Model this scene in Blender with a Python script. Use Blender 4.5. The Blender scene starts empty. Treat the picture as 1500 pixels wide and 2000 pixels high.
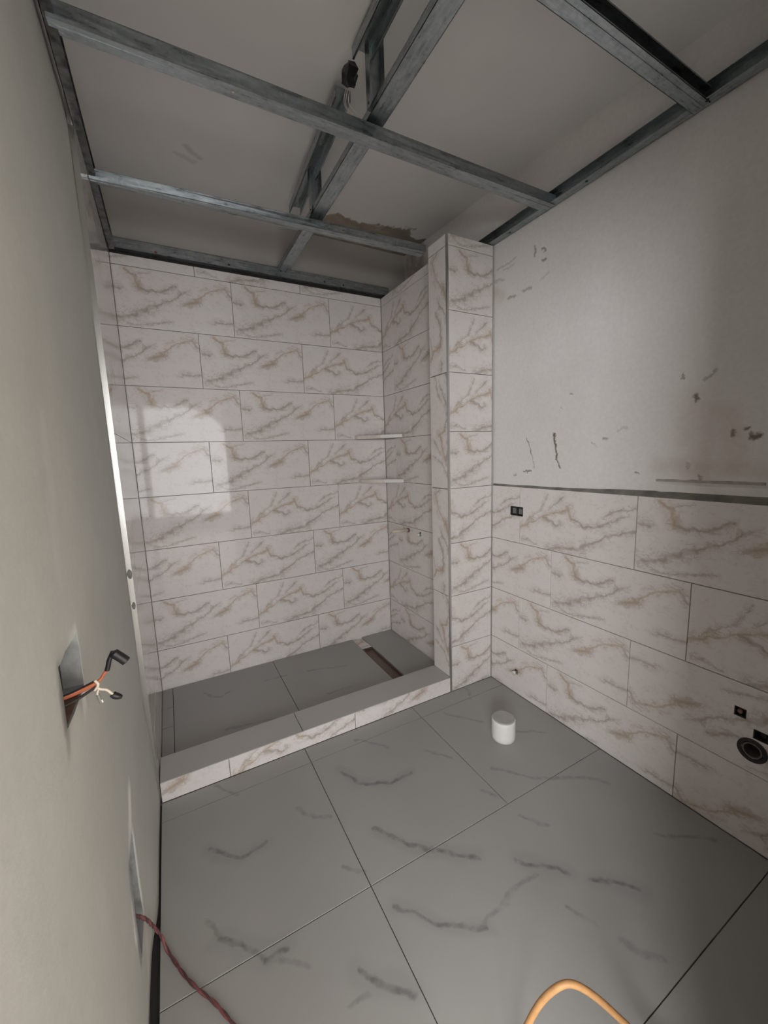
import bpy, bmesh, math, random
from mathutils import Vector, Matrix, noise
random.seed(7)
C = bpy.context.scene.collection
S = bpy.context.scene

# ------------------------------------------------------------------ camera
cam_d = bpy.data.cameras.new('camera'); cam = bpy.data.objects.new('camera', cam_d); C.objects.link(cam)
cam_d.sensor_fit = 'HORIZONTAL'; cam_d.sensor_width = 36.0
cam_d.lens = 779.05/1500*36.0; cam_d.clip_start = 0.01
PITCH, YAW, ROLL = -0.14474, -0.49265, 0.03351
Rm = (Matrix.Rotation(YAW, 3, 'Z') @ Matrix.Rotation(PITCH, 3, 'X') @ Matrix.Rotation(ROLL, 3, 'Y'))
rx, ry, rz = Rm.col[0], Rm.col[1], Rm.col[2]
M4 = Matrix((( rx[0], rz[0], -ry[0], 0.1511), (rx[1], rz[1], -ry[1], -1.7111), (rx[2], rz[2], -ry[2], 1.3748), (0,0,0,1)))
cam.matrix_world = M4
S.camera = cam

# ------------------------------------------------------------------ world, light, exposure
w = bpy.data.worlds.new('world'); S.world = w; w.use_nodes = True
w.node_tree.nodes['Background'].inputs[0].default_value = (0.75, 0.85, 1.0, 1)
w.node_tree.nodes['Background'].inputs[1].default_value = 0.0
vs = S.view_settings
vs.view_transform = 'Standard'; vs.look = 'None'; vs.exposure = 0.27; vs.gamma = 1.0
vs.use_curve_mapping = False

def area(name, loc, target, sx, sy, power, col):
    l = bpy.data.lights.new(name, 'AREA'); l.shape = 'RECTANGLE'; l.size = sx; l.size_y = sy
    l.energy = power; l.color = col
    o = bpy.data.objects.new(name, l); C.objects.link(o); o.location = loc
    d = Vector(target) - Vector(loc)
    o.rotation_euler = d.to_track_quat('-Z', 'Y').to_euler()
    return o
# daylight from the openings of the room behind the doorway; corner lamp is added
area('window_daylight_left', (-1.96, -3.72, 1.72), (0.6, -2.0, 1.72), 0.95, 1.25, 80, (0.985, 0.985, 1.0))
area('fill_light_corner', (-1.38, -4.56, 1.50), (-1.38, 0, 1.50), 0.9, 1.6, 62, (0.985, 0.985, 1.0))  # added lamp that brightens the stub and the far right wall
area('window_daylight_right', (1.96, -3.80, 1.45), (-0.3, -2.6, 1.0), 1.1, 1.7, 25, (1.0, 0.86, 0.64))
area('window_daylight_back', (0.30, -4.74, 1.37), (0.30, 0, 1.37), 1.94, 2.0, 92, (0.985, 0.98, 1.0))

# ------------------------------------------------------------------ dimensions
XR, YB, XS, XW, T = 1.7778, 0.8746, 1.4693, 1.5696, 0.1637
H0, P, ZT, ZF, CT, ZC = 0.2713, 0.302, 2.4394, 0.0216, 0.0891, 2.79
YF = -1.60          # inner face of the wall with the doorway
ROWS = [0.0] + [H0 + P*k for k in range(8)] + [ZT]      # joints between the tile rows

# ------------------------------------------------------------------ materials
def new_mat(name):
    m = bpy.data.materials.new(name); m.use_nodes = True
    return m, m.node_tree, m.node_tree.nodes['Principled BSDF']
class NT:
    def __init__(s, nt): s.nt = nt
    def n(s, typ, **kw):
        x = s.nt.nodes.new(typ)
        for k, v in kw.items(): setattr(x, k, v)
        return x
    def link(s, a, b): s.nt.links.new(a, b)
    def inp(s, node, i, v):
        if hasattr(v, 'is_output'): s.link(v, node.inputs[i])
        else: node.inputs[i].default_value = v
    def math(s, op, a, b=0.0, clamp=False):
        x = s.n('ShaderNodeMath', operation=op, use_clamp=clamp); s.inp(x, 0, a); s.inp(x, 1, b); return x.outputs[0]
    def vec(s, op, a, b=None, out=0):
        x = s.n('ShaderNodeVectorMath', operation=op); s.inp(x, 0, a)
        if b is not None: s.inp(x, 1, b)
        return x.outputs[out]
    def scale(s, v, f):
        x = s.n('ShaderNodeVectorMath', operation='SCALE'); s.inp(x, 0, v); s.inp(x, 3, f); return x.outputs[0]
    def noise(s, co, sc, det=3.0, rough=0.5):
        x = s.n('ShaderNodeTexNoise'); s.inp(x, 'Vector', co); x.inputs['Scale'].default_value = sc
        x.inputs['Detail'].default_value = det; x.inputs['Roughness'].default_value = rough; return x
    def rng(s, v, a, b, c, d, interp='LINEAR'):
        x = s.n('ShaderNodeMapRange'); x.interpolation_type = interp; x.clamp = True
        s.inp(x, 0, v); s.inp(x, 1, a); s.inp(x, 2, b); s.inp(x, 3, c); s.inp(x, 4, d); return x.outputs[0]
    def mix(s, f, a, b, blend='MIX'):
        x = s.n('ShaderNodeMix', data_type='RGBA', blend_type=blend)
        s.inp(x, 0, f); s.inp(x, 6, a); s.inp(x, 7, b); return x.outputs[2]
    def seg(s, P, a, b, wd):
        """0..1 mask of a stroke from a to b of half width wd"""
        a = Vector(a); b = Vector(b); ba = b - a
        pa = s.vec('SUBTRACT', P, tuple(a))
        L2 = max(ba.dot(ba), 1e-9)
        h = s.math('MULTIPLY', s.vec('DOT_PRODUCT', pa, tuple(ba), 1), 1.0/L2, True)
        q = s.scale(tuple(ba), h)
        d = s.vec('DISTANCE', pa, q, 1)
        return s.rng(d, wd*0.15, wd, 1.0, 0.0, 'SMOOTHSTEP')
    def field(s, P, lst, to3):
        """smallest distance to any stroke, in units of that stroke's half width"""
        out = None
        for pts, wd, st in lst:
            for a, b in zip(pts[:-1], pts[1:]):
                a3 = Vector(to3(a)); ba = Vector(to3(b)) - a3
                pa = s.vec('SUBTRACT', P, tuple(a3))
                h = s.math('MULTIPLY', s.vec('DOT_PRODUCT', pa, tuple(ba), 1), 1.0/max(ba.dot(ba), 1e-9), True)
                d = s.vec('DISTANCE', pa, s.scale(tuple(ba), h), 1)
                x = s.n('ShaderNodeMath', operation='MULTIPLY_ADD'); s.inp(x, 0, d); x.inputs[1].default_value = 1.0/wd; x.inputs[2].default_value = (1-st)*0.55
                out = x.outputs[0] if out is None else s.math('MINIMUM', out, x.outputs[0])
        return out
    def strokes(s, P, lst, to3):
        out = None
        for pts, wd, st in lst:
            for a, b in zip(pts[:-1], pts[1:]):
                m = s.seg(P, to3(a), to3(b), wd)
                if st != 1.0: m = s.math('MULTIPLY', m, st)
                out = m if out is None else s.math('MAXIMUM', out, m)
        return out
def co_obj(t):
    return t.n('ShaderNodeTexCoord').outputs['Object']
def warp(t, co, sc, amp, det=3.0):
    nz = t.noise(co, sc, det).outputs['Color']
    d = t.scale(t.vec('SUBTRACT', nz, (0.5, 0.5, 0.5)), amp)
    return t.vec('ADD', co, d)

GOLD_A = [([(0.075,0.285),(0.118,0.265),(0.126,0.208)],0.014,1.0), ([(0.368,0.150),(0.417,0.172),(0.462,0.219),(0.527,0.243),(0.57,0.264)],0.013,0.8)]
GREY_A = [([(0.126,0.208),(0.169,0.185),(0.239,0.199),(0.312,0.229)],0.011,0.95), ([(0.013,0.196),(0.049,0.188)],0.014,0.8),
          ([(0.03,0.045),(0.121,0.074)],0.022,0.9), ([(0.115,0.078),(0.203,0.115)],0.018,0.85), ([(0.203,0.118),(0.279,0.159),(0.365,0.21)],0.011,0.8),
          ([(0.57,0.264),(0.598,0.222)],0.014,0.7), ([(0.35,0.14),(0.42,0.165)],0.016,0.55), ([(0.062,0.012),(0.16,0.02),(0.275,0.045)],0.007,0.45),
          ([(0.50,0.078),(0.559,0.064),(0.60,0.074)],0.010,0.55), ([(0.118,0.265),(0.20,0.29)],0.006,0.4)]
GOLD_B = [([(0.0,0.09),(0.073,0.122),(0.149,0.16),(0.231,0.196),(0.297,0.213)],0.012,0.8), ([(0.29,0.222),(0.31,0.176)],0.015,0.95)]
GREY_B = [([(0.184,0.2),(0.262,0.277)],0.010,0.6), ([(0.31,0.176),(0.374,0.137),(0.432,0.146),(0.487,0.172)],0.010,0.95),
          ([(0.149,0.155),(0.222,0.124),(0.245,0.136)],0.012,0.85), ([(0.19,0.0),(0.30,0.03),(0.357,0.046),(0.387,0.066)],0.020,0.8),
          ([(0.387,0.066),(0.472,0.104),(0.60,0.150)],0.012,0.85), ([(0.467,0.196),(0.60,0.258)],0.009,0.7), ([(0.02,0.03),(0.11,0.02)],0.008,0.4),
          ([(0.04,0.115),(0.13,0.20),(0.17,0.28)],0.006,0.45), ([(0.487,0.172),(0.57,0.215)],0.006,0.5)]
def marble(name, gold, grey, base=(0.785,0.745,0.728,1), rough=0.05):
    m, nt, b = new_mat(name); t = NT(nt)
    co = co_obj(t)
    flat = t.vec('MULTIPLY', co, (1,1,0))
    wco = warp(t, flat, 7.0, 0.050, 2.0)
    wco = warp(t, wco, 26.0, 0.034, 3.0)
    wco = warp(t, wco, 110.0, 0.012, 3.0)
    wco = t.vec('MULTIPLY', wco, (1,1,0))
    to3 = lambda p: (p[0], p[1], 0)
    dg = t.field(wco, gold, to3); dy = t.field(wco, grey, to3)
    n1 = t.noise(flat, 22.0, 4.0, 0.65).outputs['Fac']
    brk = t.rng(n1, 0.28, 0.54, 0.35, 1.0)
    rid = t.math('ABSOLUTE', t.math('SUBTRACT', t.noise(t.vec('MULTIPLY', wco, (1.0, 1.9, 0)), 16.0, 3.0, 0.6).outputs['Fac'], 0.5))
    rid = t.rng(rid, 0.004, 0.045, 1.0, 0.0, 'SMOOTHSTEP')
    soft = t.rng(n1, 0.38, 0.64, 0.0, 0.55)
    def vein(d):
        core = t.math('MULTIPLY', t.rng(d, 0.10, 1.10, 1.0, 0.0, 'SMOOTHSTEP'), brk)
        near = t.rng(d, 0.4, 3.2, 1.0, 0.0, 'SMOOTHSTEP')
        lace = t.math('MULTIPLY', near, t.math('MAXIMUM', t.math('MULTIPLY', rid, 0.75), soft))
        return t.math('MAXIMUM', core, t.math('MULTIPLY', lace, 0.85))
    c = t.mix(t.math('MULTIPLY', rid, t.rng(n1, 0.42, 0.66, 0.0, 0.30)), base, (0.50,0.43,0.38,1))
    c = t.mix(t.math('MULTIPLY', vein(dy), 0.88), c, (0.41,0.357,0.305,1))
    c = t.mix(t.math('MULTIPLY', vein(dg), 0.88), c, (0.50,0.39,0.29,1))
    nt.links.new(c, b.inputs['Base Color'])
    b.inputs['Roughness'].default_value = rough
    b.inputs['Specular IOR Level'].default_value = 0.25
    return m
MARB = {'A': marble('marble_tile_a', GOLD_A, GREY_A), 'B': marble('marble_tile_b', GOLD_B, GREY_B)}

FLOOR_V = [[(0.154,-0.31),(0.245,-0.395),(0.335,-0.383)],[(0.155,-0.609),(0.262,-0.725),(0.318,-0.73)],[(0.119,-0.544),(0.167,-0.623)],[(0.262,-0.725),(0.358,-0.793)],
 [(0.472,-0.305),(0.571,-0.41)],[(0.545,-0.599),(0.594,-0.657)],[(0.694,-0.535),(0.767,-0.635),(0.855,-0.729)],[(0.855,-0.729),(0.956,-0.798)],
 [(0.699,-0.232),(0.736,-0.311),(0.845,-0.382),(0.949,-0.38)],[(1.082,-0.302),(1.155,-0.4)],[(0.822,-0.067),(0.947,-0.201)],
 [(0.634,-0.793),(0.692,-0.873),(0.748,-0.923),(0.845,-0.979)],[(0.851,-0.972),(0.977,-0.941),(1.075,-0.935)],
 [(1.063,-0.88),(1.12,-0.938),(1.175,-0.993)],[(1.22,-1.043),(1.278,-1.083),(1.312,-1.143)],[(1.204,-0.773),(1.249,-0.841)],[(1.142,-1.189),(1.159,-1.221),(1.197,-1.26)],
 [(1.558,-1.058),(1.712,-1.178)],[(0.475,-0.873),(0.53,-0.946),(0.577,-0.996)],[(1.271,-0.539),(1.398,-0.678),(1.514,-0.738),(1.628,-0.844)],[(1.151,-0.607),(1.187,-0.657)],
 [(1.091,-1.056),(1.121,-1.127)],[(0.479,-0.929),(0.432,-0.936)],[(0.2,-0.017),(0.271,-0.103)],[(1.564,-0.02),(1.524,-0.111)],[(1.321,-0.143),(1.44,-0.287)],[(1.53,-0.408),(1.644,-0.498)],
 [(0.219,0.705),(0.293,0.619),(0.353,0.652)],[(0.56,0.65),(0.687,0.652)],[(0.813,0.63),(1.062,0.549)],[(0.283,0.309),(0.579,0.246)],[(0.838,0.326),(0.996,0.319)]]
FLOOR_S = {0,1,6,7,11,14,13,18,8}
def floor_mat(name='grey_marble_floor', lift=1.0):
    m, nt, b = new_mat(name); t = NT(nt)
    co = t.n('ShaderNodeNewGeometry').outputs['Position']
    flat = t.vec('MULTIPLY', co, (1,1,0))
    wco = warp(t, flat, 11.0, 0.05, 2.0); wco = warp(t, wco, 60.0, 0.012, 3.0); wco = t.vec('MULTIPLY', wco, (1,1,0))
    to3 = lambda p: (p[0], p[1], 0)
    strong = t.strokes(wco, [(s, 0.012, 0.9 if i in FLOOR_S else 0.5) for i, s in enumerate(FLOOR_V)], to3)
    halo = t.strokes(t.vec('MULTIPLY', warp(t, flat, 7.0, 0.09, 2.0), (1,1,0)), [(FLOOR_V[i], 0.045, 0.28) for i in sorted(FLOOR_S)], to3)
    brk = t.rng(t.noise(flat, 30.0, 4.0, 0.6).outputs['Fac'], 0.32, 0.62, 0.15, 1.0)
    v = t.math('MULTIPLY', strong, brk)
    cloud = t.rng(t.noise(flat, 3.0, 3.0).outputs['Fac'], 0.35, 0.7, 0.0, 0.35)
    c = t.mix(cloud, (0.385*lift,0.378*lift,0.363*lift,1), (0.33*lift,0.323*lift,0.311*lift,1))
    c = t.mix(halo, c, (0.27,0.265,0.26,1))
    c = t.mix(v, c, (0.175,0.172,0.17,1))
    nt.links.new(c, b.inputs['Base Color'])
    b.inputs['Roughness'].default_value = 0.42
    b.inputs['Specular IOR Level'].default_value = 0.35
    return m
FLOORM = floor_mat()
CURBM = floor_mat('grey_curb_tile_lit', 1.28)  # floor tile lightened to stand in for extra light on the curb top

def simple(name, col, rough=0.6, metal=0.0, var=0.0, vs_=20.0, spec=0.5, bump=0.0, bs=80.0):
    m, nt, b = new_mat(name); t = NT(nt)
    b.inputs['Roughness'].default_value = rough; b.inputs['Metallic'].default_value = metal
    b.inputs['Specular IOR Level'].default_value = spec
    c4 = tuple(col) + (1,)
    b.inputs['Base Color'].default_value = c4
    if var:
        co = t.n('ShaderNodeNewGeometry').outputs['Position']
        f = t.rng(t.noise(co, vs_, 4.0).outputs['Fac'], 0.3, 0.7, 0, 1)
        nt.links.new(t.mix(f, tuple(x*(1-var) for x in col)+(1,), tuple(min(1, x*(1+var)) for x in col)+(1,)), b.inputs['Base Color'])
    if bump:
        co = t.n('ShaderNodeNewGeometry').outputs['Position']
        bp = t.n('ShaderNodeBump'); bp.inputs['Strength'].default_value = bump; bp.inputs['Distance'].default_value = 0.004
        nt.links.new(t.noise(co, bs, 4.0).outputs['Fac'], bp.inputs['Height']); nt.links.new(bp.outputs[0], b.inputs['Normal'])
    return m
GROUT = simple('wall_grout', (0.37,0.35,0.335), 0.9, var=0.15)
FGROUT = simple('floor_grout', (0.24,0.235,0.225), 0.9)
BLACK = simple('black_tape', (0.012,0.012,0.013), 0.45)
DARK = simple('dark_box_and_shade', (0.03,0.028,0.026), 0.95)  # near-black for box shells; also shade painted into holes and gaps
WHITEP = simple('white_plastic', (0.82,0.81,0.79), 0.35)
GREYCAP = simple('grey_tape_cap', (0.42,0.41,0.40), 0.55, var=0.08)
BEIGEP = simple('beige_plastic', (0.72,0.64,0.53), 0.4)
ORANGE = simple('orange_sheath', (0.50,0.145,0.07), 0.5)
HOSE = simple('orange_hose', (0.50,0.265,0.105), 0.5, var=0.12, vs_=60)
REDC = simple('red_cable', (0.21,0.065,0.07), 0.6, var=0.35, vs_=45)
REDD = simple('dark_red_cable', (0.10,0.045,0.045), 0.6, var=0.3, vs_=45)
CEMENT = simple('cement', (0.24,0.235,0.225), 0.95, var=0.35, vs_=30, bump=0.6, bs=120)
ADHES = simple('tile_adhesive', (0.215,0.20,0.18), 0.95, var=0.28, vs_=22, bump=0.6, bs=60)
PLBOX = simple('wall_box_plaster', (0.26,0.275,0.275), 0.9, var=0.3, vs_=25, bump=0.5)
BRICK = simple('exposed_brick', (0.17,0.10,0.07), 0.95, var=0.4, vs_=40)
CHROME = simple('polished_trim', (0.80,0.79,0.76), 0.22, 1.0)
ALU = simple('grey_trim', (0.58,0.58,0.58), 0.28, 0.9)
SCREW = simple('screw_steel', (0.06,0.055,0.05), 0.5, 0.6)
REDPLUG = simple('red_wall_plug', (0.22,0.05,0.05), 0.5)
CREAM = simple('cream_wire', (0.70,0.62,0.52), 0.5)
BRONZE = simple('brown_drain', (0.16,0.118,0.098), 0.45, 0.4)
HALLW = simple('hall_paint', (0.80,0.775,0.74), 0.9)
HALLD = simple('hall_darkened_wall', (0.20,0.17,0.145), 0.8)  # unseen hall wall, darkened to cut the light it bounces in
PIER = simple('darkened_door_wall', (0.13,0.12,0.11), 0.9, var=0.15)  # unseen doorway wall, darkened to keep the near right side dim
HALLF = simple('hall_floor_paint', (0.66,0.63,0.59), 0.6)
def galv(name, grain):
    m, nt, b = new_mat(name); t = NT(nt)
    co = co_obj(t)
    vo = t.n('ShaderNodeTexVoronoi'); t.inp(vo, 'Vector', co); vo.inputs['Scale'].default_value = 90.0
    sp = t.rng(vo.outputs['Color'], 0.0, 1.0, 0.0, 1.0)
    st = t.noise(t.vec('MULTIPLY', co, grain), 3.0, 4.0, 0.6).outputs['Fac']
    f = t.math('ADD', t.math('MULTIPLY', sp, 0.35), t.math('MULTIPLY', t.rng(st, 0.3, 0.7, 0, 1), 0.65))
    nt.links.new(t.mix(f, (0.22,0.255,0.265,1), (0.50,0.545,0.56,1)), b.inputs['Base Color'])
    b.inputs['Metallic'].default_value = 0.95
    nt.links.new(t.rng(st, 0.3, 0.7, 0.24, 0.42), b.inputs['Roughness'])
    return m
GALV = galv('galvanised_steel', (4.0, 26.0, 26.0)); GALVY = galv('galvanised_steel_lengthwise', (26.0, 4.0, 26.0)); GALVZ = galv('galvanised_steel_upright', (26.0, 26.0, 4.0))
GALVD = simple('dark_steel', (0.13,0.135,0.13), 0.35, 0.9, var=0.55, vs_=35)  # darker, mottled steel of the left track

def plaster(name, base, alt, strokes=None, plane=None, patches=None, rough=0.85, stroke_col=(0.19,0.16,0.13,1)):
    """painted plaster in world space, with its own scuffs, dirt marks and filler patches"""
    m, nt, b = new_mat(name); t = NT(nt)
    co = t.n('ShaderNodeNewGeometry').outputs['Position']
    c = t.mix(t.rng(t.noise(co, 2.2, 4.0, 0.6).outputs['Fac'], 0.35, 0.68, 0, 1), tuple(base)+(1,), tuple(alt)+(1,))
    c = t.mix(t.rng(t.noise(co, 70.0, 2.0).outputs['Fac'], 0.3, 0.7, 0, 0.10), c, (0.35,0.33,0.31,1))
    for pts, wd, st, col in (patches or []):
        wco = warp(t, co, 9.0, 0.07, 4.0)
        if plane == 'x': wco = t.vec('MULTIPLY', wco, (0,1,1)); to3 = lambda p: (0,p[0],p[1])
        else: wco = t.vec('MULTIPLY', wco, (1,1,0)); to3 = lambda p: (p[0],p[1],0)
        mk = t.strokes(wco, [(pts, wd, st)], to3)
        mk = t.math('MULTIPLY', mk, t.rng(t.noise(co, 16.0, 4.0, 0.65).outputs['Fac'], 0.3, 0.6, 0.35, 1.0))
        c = t.mix(mk, c, tuple(col)+(1,))
    if strokes:
        wco = warp(t, warp(t, co, 38.0, 0.030, 3.0), 120.0, 0.014, 3.0)
        wco = t.vec('MULTIPLY', wco, (0,1,1))
        mk = t.strokes(wco, strokes, lambda p: (0,p[0],p[1]))
        c = t.mix(mk, c, stroke_col)
    nt.links.new(c, b.inputs['Base Color'])
    b.inputs['Roughness'].default_value = rough; b.inputs['Specular IOR Level'].default_value = 0.25
    bp = t.n('ShaderNodeBump'); bp.inputs['Strength'].default_value = 0.25; bp.inputs['Distance'].default_value = 0.003
    nt.links.new(t.noise(co, 45.0, 5.0, 0.6).outputs['Fac'], bp.inputs['Height']); nt.links.new(bp.outputs[0], b.inputs['Normal'])
    return m
DIRT = [([(-0.261,2.323),(-0.268,2.28)],0.009,0.6),([(-0.303,2.296),(-0.321,2.28)],0.010,0.7),([(-0.311,2.244),(-0.328,2.242)],0.010,0.7),([(-0.102,2.148),(-0.15,2.142)],0.010,0.5),
 ([(-0.197,2.15),(-0.247,2.146)],0.011,0.5),([(-0.296,2.161),(-0.347,2.177)],0.009,0.22),([(-0.006,2.262),(-0.065,2.251)],0.012,0.3),([(-0.02,2.313),(-0.147,2.32)],0.009,0.3),([(-0.071,2.293),(-0.134,2.297)],0.008,0.25),
 ([(-0.394,1.446),(-0.409,1.382)],0.010,1.0),([(-0.409,1.382),(-0.415,1.324),(-0.439,1.281)],0.006,1.0),([(-0.233,1.43),(-0.267,1.356)],0.005,0.8),([(-0.267,1.356),(-0.289,1.279)],0.004,0.5),
 ([(-0.223,1.26),(-0.27,1.263)],0.008,0.8),([(-0.153,1.238),(-0.168,1.239)],0.007,0.5),([(-0.97,1.537),(-0.976,1.525)],0.011,0.9),([(-1.083,1.398),(-1.087,1.411)],0.012,0.8),
 ([(-1.115,1.413),(-1.124,1.419)],0.012,0.9),([(-1.133,1.392),(-1.149,1.391)],0.014,0.95),([(-0.995,1.591),(-1.025,1.616)],0.007,0.4),([(-0.925,1.621),(-0.927,1.603)],0.006,0.6),
 ([(-0.646,1.409),(-0.658,1.407)],0.010,0.55),([(-0.702,1.44),(-0.735,1.445)],0.010,0.25),([(-0.476,1.619),(-0.492,1.614)],0.005,0.6),([(-0.429,1.559),(-0.435,1.555)],0.005,0.5),
 ([(-0.793,1.266),(-0.781,1.267)],0.007,0.7),([(-0.963,1.289),(-0.963,1.307)],0.008,0.35),([(-1.0,1.257),(-1.004,1.246)],0.010,0.6),([(-0.595,1.394),(-0.61,1.376)],0.006,0.3)]
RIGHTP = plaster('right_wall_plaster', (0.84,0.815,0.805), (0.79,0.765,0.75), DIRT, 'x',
    [([(-0.98,1.50),(-0.98,1.28)],0.09,0.30,(0.52,0.41,0.33)), ([(-1.06,1.47),(-1.10,1.30)],0.06,0.30,(0.50,0.39,0.31)), ([(-0.02,2.20),(-0.05,2.17)],0.05,0.45,(0.55,0.43,0.33)),
     ([(-0.86,1.30),(-1.2,1.28)],0.05,0.28,(0.50,0.42,0.35)), ([(0.72,2.45),(0.78,2.80)],0.22,0.8,(0.30,0.22,0.175))])
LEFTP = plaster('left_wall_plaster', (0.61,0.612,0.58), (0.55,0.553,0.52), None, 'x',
    [([(-0.57,0.52),(-0.66,0.44),(-0.715,0.36),(-0.715,0.28)],0.042,1.0,(0.95,0.945,0.93)), ([(-0.60,0.13),(-0.66,0.02)],0.05,0.7,(0.70,0.68,0.64)), ([(-0.92,1.2),(-0.86,1.45)],0.035,0.5,(0.66,0.65,0.62))], rough=0.7)  # long filler patch whitened further for the light its raised face catches
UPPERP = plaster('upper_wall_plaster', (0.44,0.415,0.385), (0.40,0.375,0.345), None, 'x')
def ceiling_mat():
    m, nt, b = new_mat('ceiling_plaster'); t = NT(nt)
    co = t.n('ShaderNodeNewGeometry').outputs['Position']
    c = t.mix(t.rng(t.noise(co, 1.8, 4.0, 0.6).outputs['Fac'], 0.35, 0.68, 0, 1), (0.80,0.785,0.77,1), (0.75,0.735,0.72,1))
    sx = t.n('ShaderNodeSeparateXYZ'); t.inp(sx, 0, co)
    # ragged damp stain along the far edge of the slab: edge distance against noise
    wob = t.noise(t.vec('MULTIPLY', co, (1,0.5,0)), 9.0, 3.0, 0.6).outputs['Fac']
    edge = t.math('SUBTRACT', 0.615, t.math('MULTIPLY', t.math('SUBTRACT', wob, 0.45), 0.42))
    m1 = t.rng(t.math('SUBTRACT', sx.outputs[1], edge), -0.006, 0.022, 0.0, 1.0)
    m1 = t.math('MULTIPLY', m1, t.rng(sx.outputs[0], 1.04, 1.09, 0.0, 1.0))
    br = t.mix(t.rng(t.noise(co, 14.0, 4.0).outputs['Fac'], 0.3, 0.7, 0, 1), (0.20,0.155,0.10,1), (0.36,0.29,0.215,1))
    br = t.mix(t.rng(sx.outputs[0], 1.45, 1.72, 0.0, 0.6), br, (0.13,0.10,0.06,1))
    c = t.mix(t.math('MULTIPLY', m1, 0.85), c, br)
    # small flaked spots near the shower
    wco = t.vec('MULTIPLY', warp(t, co, 22.0, 0.05, 4.0), (1,1,0))
    fl = t.strokes(wco, [([(0.36,0.40),(0.42,0.46)],0.022,0.35), ([(0.33,0.47),(0.40,0.50)],0.02,0.25)], lambda p: (p[0],p[1],0))
    c = t.mix(fl, c, (0.34,0.29,0.25,1))
    nt.links.new(c, b.inputs['Base Color']); b.inputs['Roughness'].default_value = 0.9; b.inputs['Specular IOR Level'].default_value = 0.2
    return m
CEILM = ceiling_mat()

# ------------------------------------------------------------------ mesh helpers
def put(name, me, mat=None, parent=None, mw=None):
    o = bpy.data.objects.new(name, me); C.objects.link(o)
    if mat is not None and not me.materials: me.materials.append(mat)
    if parent is not None: o.parent = parent
    if mw is not None: o.matrix_local = mw
    return o
def from_bm(name, bm, mat, parent=None, smooth=False, kind=None):
    bmesh.ops.recalc_face_normals(bm, faces=bm.faces[:])
    me = bpy.data.meshes.new(name); bm.to_mesh(me); bm.free()
    if smooth:
        for p in me.polygons: p.use_smooth = True
    o = put(name, me, mat, parent)
    if kind: o['kind'] = kind
    return o
def bbox(bm, x0, x1, y0, y1, z0, z1, f=None, bev=0.0):
    vs_ = [bm.verts.new(v if f is None else f(v)) for v in ((x0,y0,z0),(x1,y0,z0),(x1,y1,z0),(x0,y1,z0),(x0,y0,z1),(x1,y0,z1),(x1,y1,z1),(x0,y1,z1))]
    fs = [bm.faces.new([vs_[i] for i in q]) for q in ((0,3,2,1),(4,5,6,7),(0,1,5,4),(1,2,6,5),(2,3,7,6),(3,0,4,7))]
    if bev: bmesh.ops.bevel(bm, geom=list({e for q in fs for e in q.edges}), offset=bev, segments=2, affect='EDGES', profile=0.5)
def box(name, x0, x1, y0, y1, z0, z1, mat, parent=None, bev=0.0, kind=None):
    bm = bmesh.new(); bbox(bm, x0, x1, y0, y1, z0, z1, None, bev); return from_bm(name, bm, mat, parent, kind=kind)
def catmull(pts, n=6):
    pts = [Vector(p) for p in pts]; out = []
    for i in range(len(pts)-1):
        p0 = pts[max(i-1,0)]; p1 = pts[i]; p2 = pts[i+1]; p3 = pts[min(i+2,len(pts)-1)]
        for k in range(n):
            t = k/n
            out.append(0.5*((2*p1)+(p2-p0)*t+(2*p0-5*p1+4*p2-p3)*t*t+(3*p1-p0-3*p2+p3)*t**3))
    out.append(pts[-1]); return out
def add_tube(bm, pts, r, seg=10, smooth_n=6, cap=True):
    path = catmull(pts, smooth_n) if smooth_n > 1 else [Vector(p) for p in pts]
    n = len(path); rings = []; up = Vector((0.13,0.21,0.97))
    for i, p in enumerate(path):
        d = (path[min(i+1,n-1)] - path[max(i-1,0)]).normalized()
        a = d.cross(up)
        if a.length < 1e-3: a = d.cross(Vector((1,0,0)))
        a.normalize(); b2 = d.cross(a); up = a.cross(d)
        rr = r(i/(n-1)) if callable(r) else r
        rings.append([bm.verts.new(p + rr*(math.cos(2*math.pi*k/seg)*a + math.sin(2*math.pi*k/seg)*b2)) for k in range(seg)])
    for q, s in zip(rings[:-1], rings[1:]):
        for k in range(seg): bm.faces.new((q[k], q[(k+1)%seg], s[(k+1)%seg], s[k]))
    if cap: bm.faces.new(rings[0][::-1]); bm.faces.new(rings[-1])
def tube(name, pts, r, mat, parent=None, seg=10, sn=6):
    bm = bmesh.new(); add_tube(bm, pts, r, seg, sn); return from_bm(name, bm, mat, parent, True)
def lathe(name, prof, center, axis, mat, parent=None, seg=28, smooth=True):
    """profile of (radius, height) turned about an axis through center"""
    bm = bmesh.new(); ax = Vector(axis).normalized(); u = ax.orthogonal().normalized(); v = ax.cross(u); c = Vector(center)
    rings = [[bm.verts.new(c + ax*h + r*(math.cos(2*math.pi*k/seg)*u + math.sin(2*math.pi*k/seg)*v)) for k in range(seg)] for r, h in prof]
    for a, b in zip(rings[:-1], rings[1:]):
        for k in range(seg): bm.faces.new((a[k], a[(k+1)%seg], b[(k+1)%seg], b[k]))
    bm.faces.new(rings[0]); bm.faces.new(rings[-1])
    o = from_bm(name, bm, mat, parent)
    if smooth:
        for p in o.data.polygons: p.use_smooth = len(p.vertices) == 4
    return o
def thing(name, label, cat, loc=(0,0,0), group=None):
    o = bpy.data.objects.new(name, None); C.objects.link(o); o.empty_display_size = 0.05
    o.location = loc; o['label'] = label; o['category'] = cat
    if group: o['group'] = group
    return o
def tag(o, label, cat, group=None):
    o['label'] = label; o['category'] = cat
    if group: o['group'] = group
    return o
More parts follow.
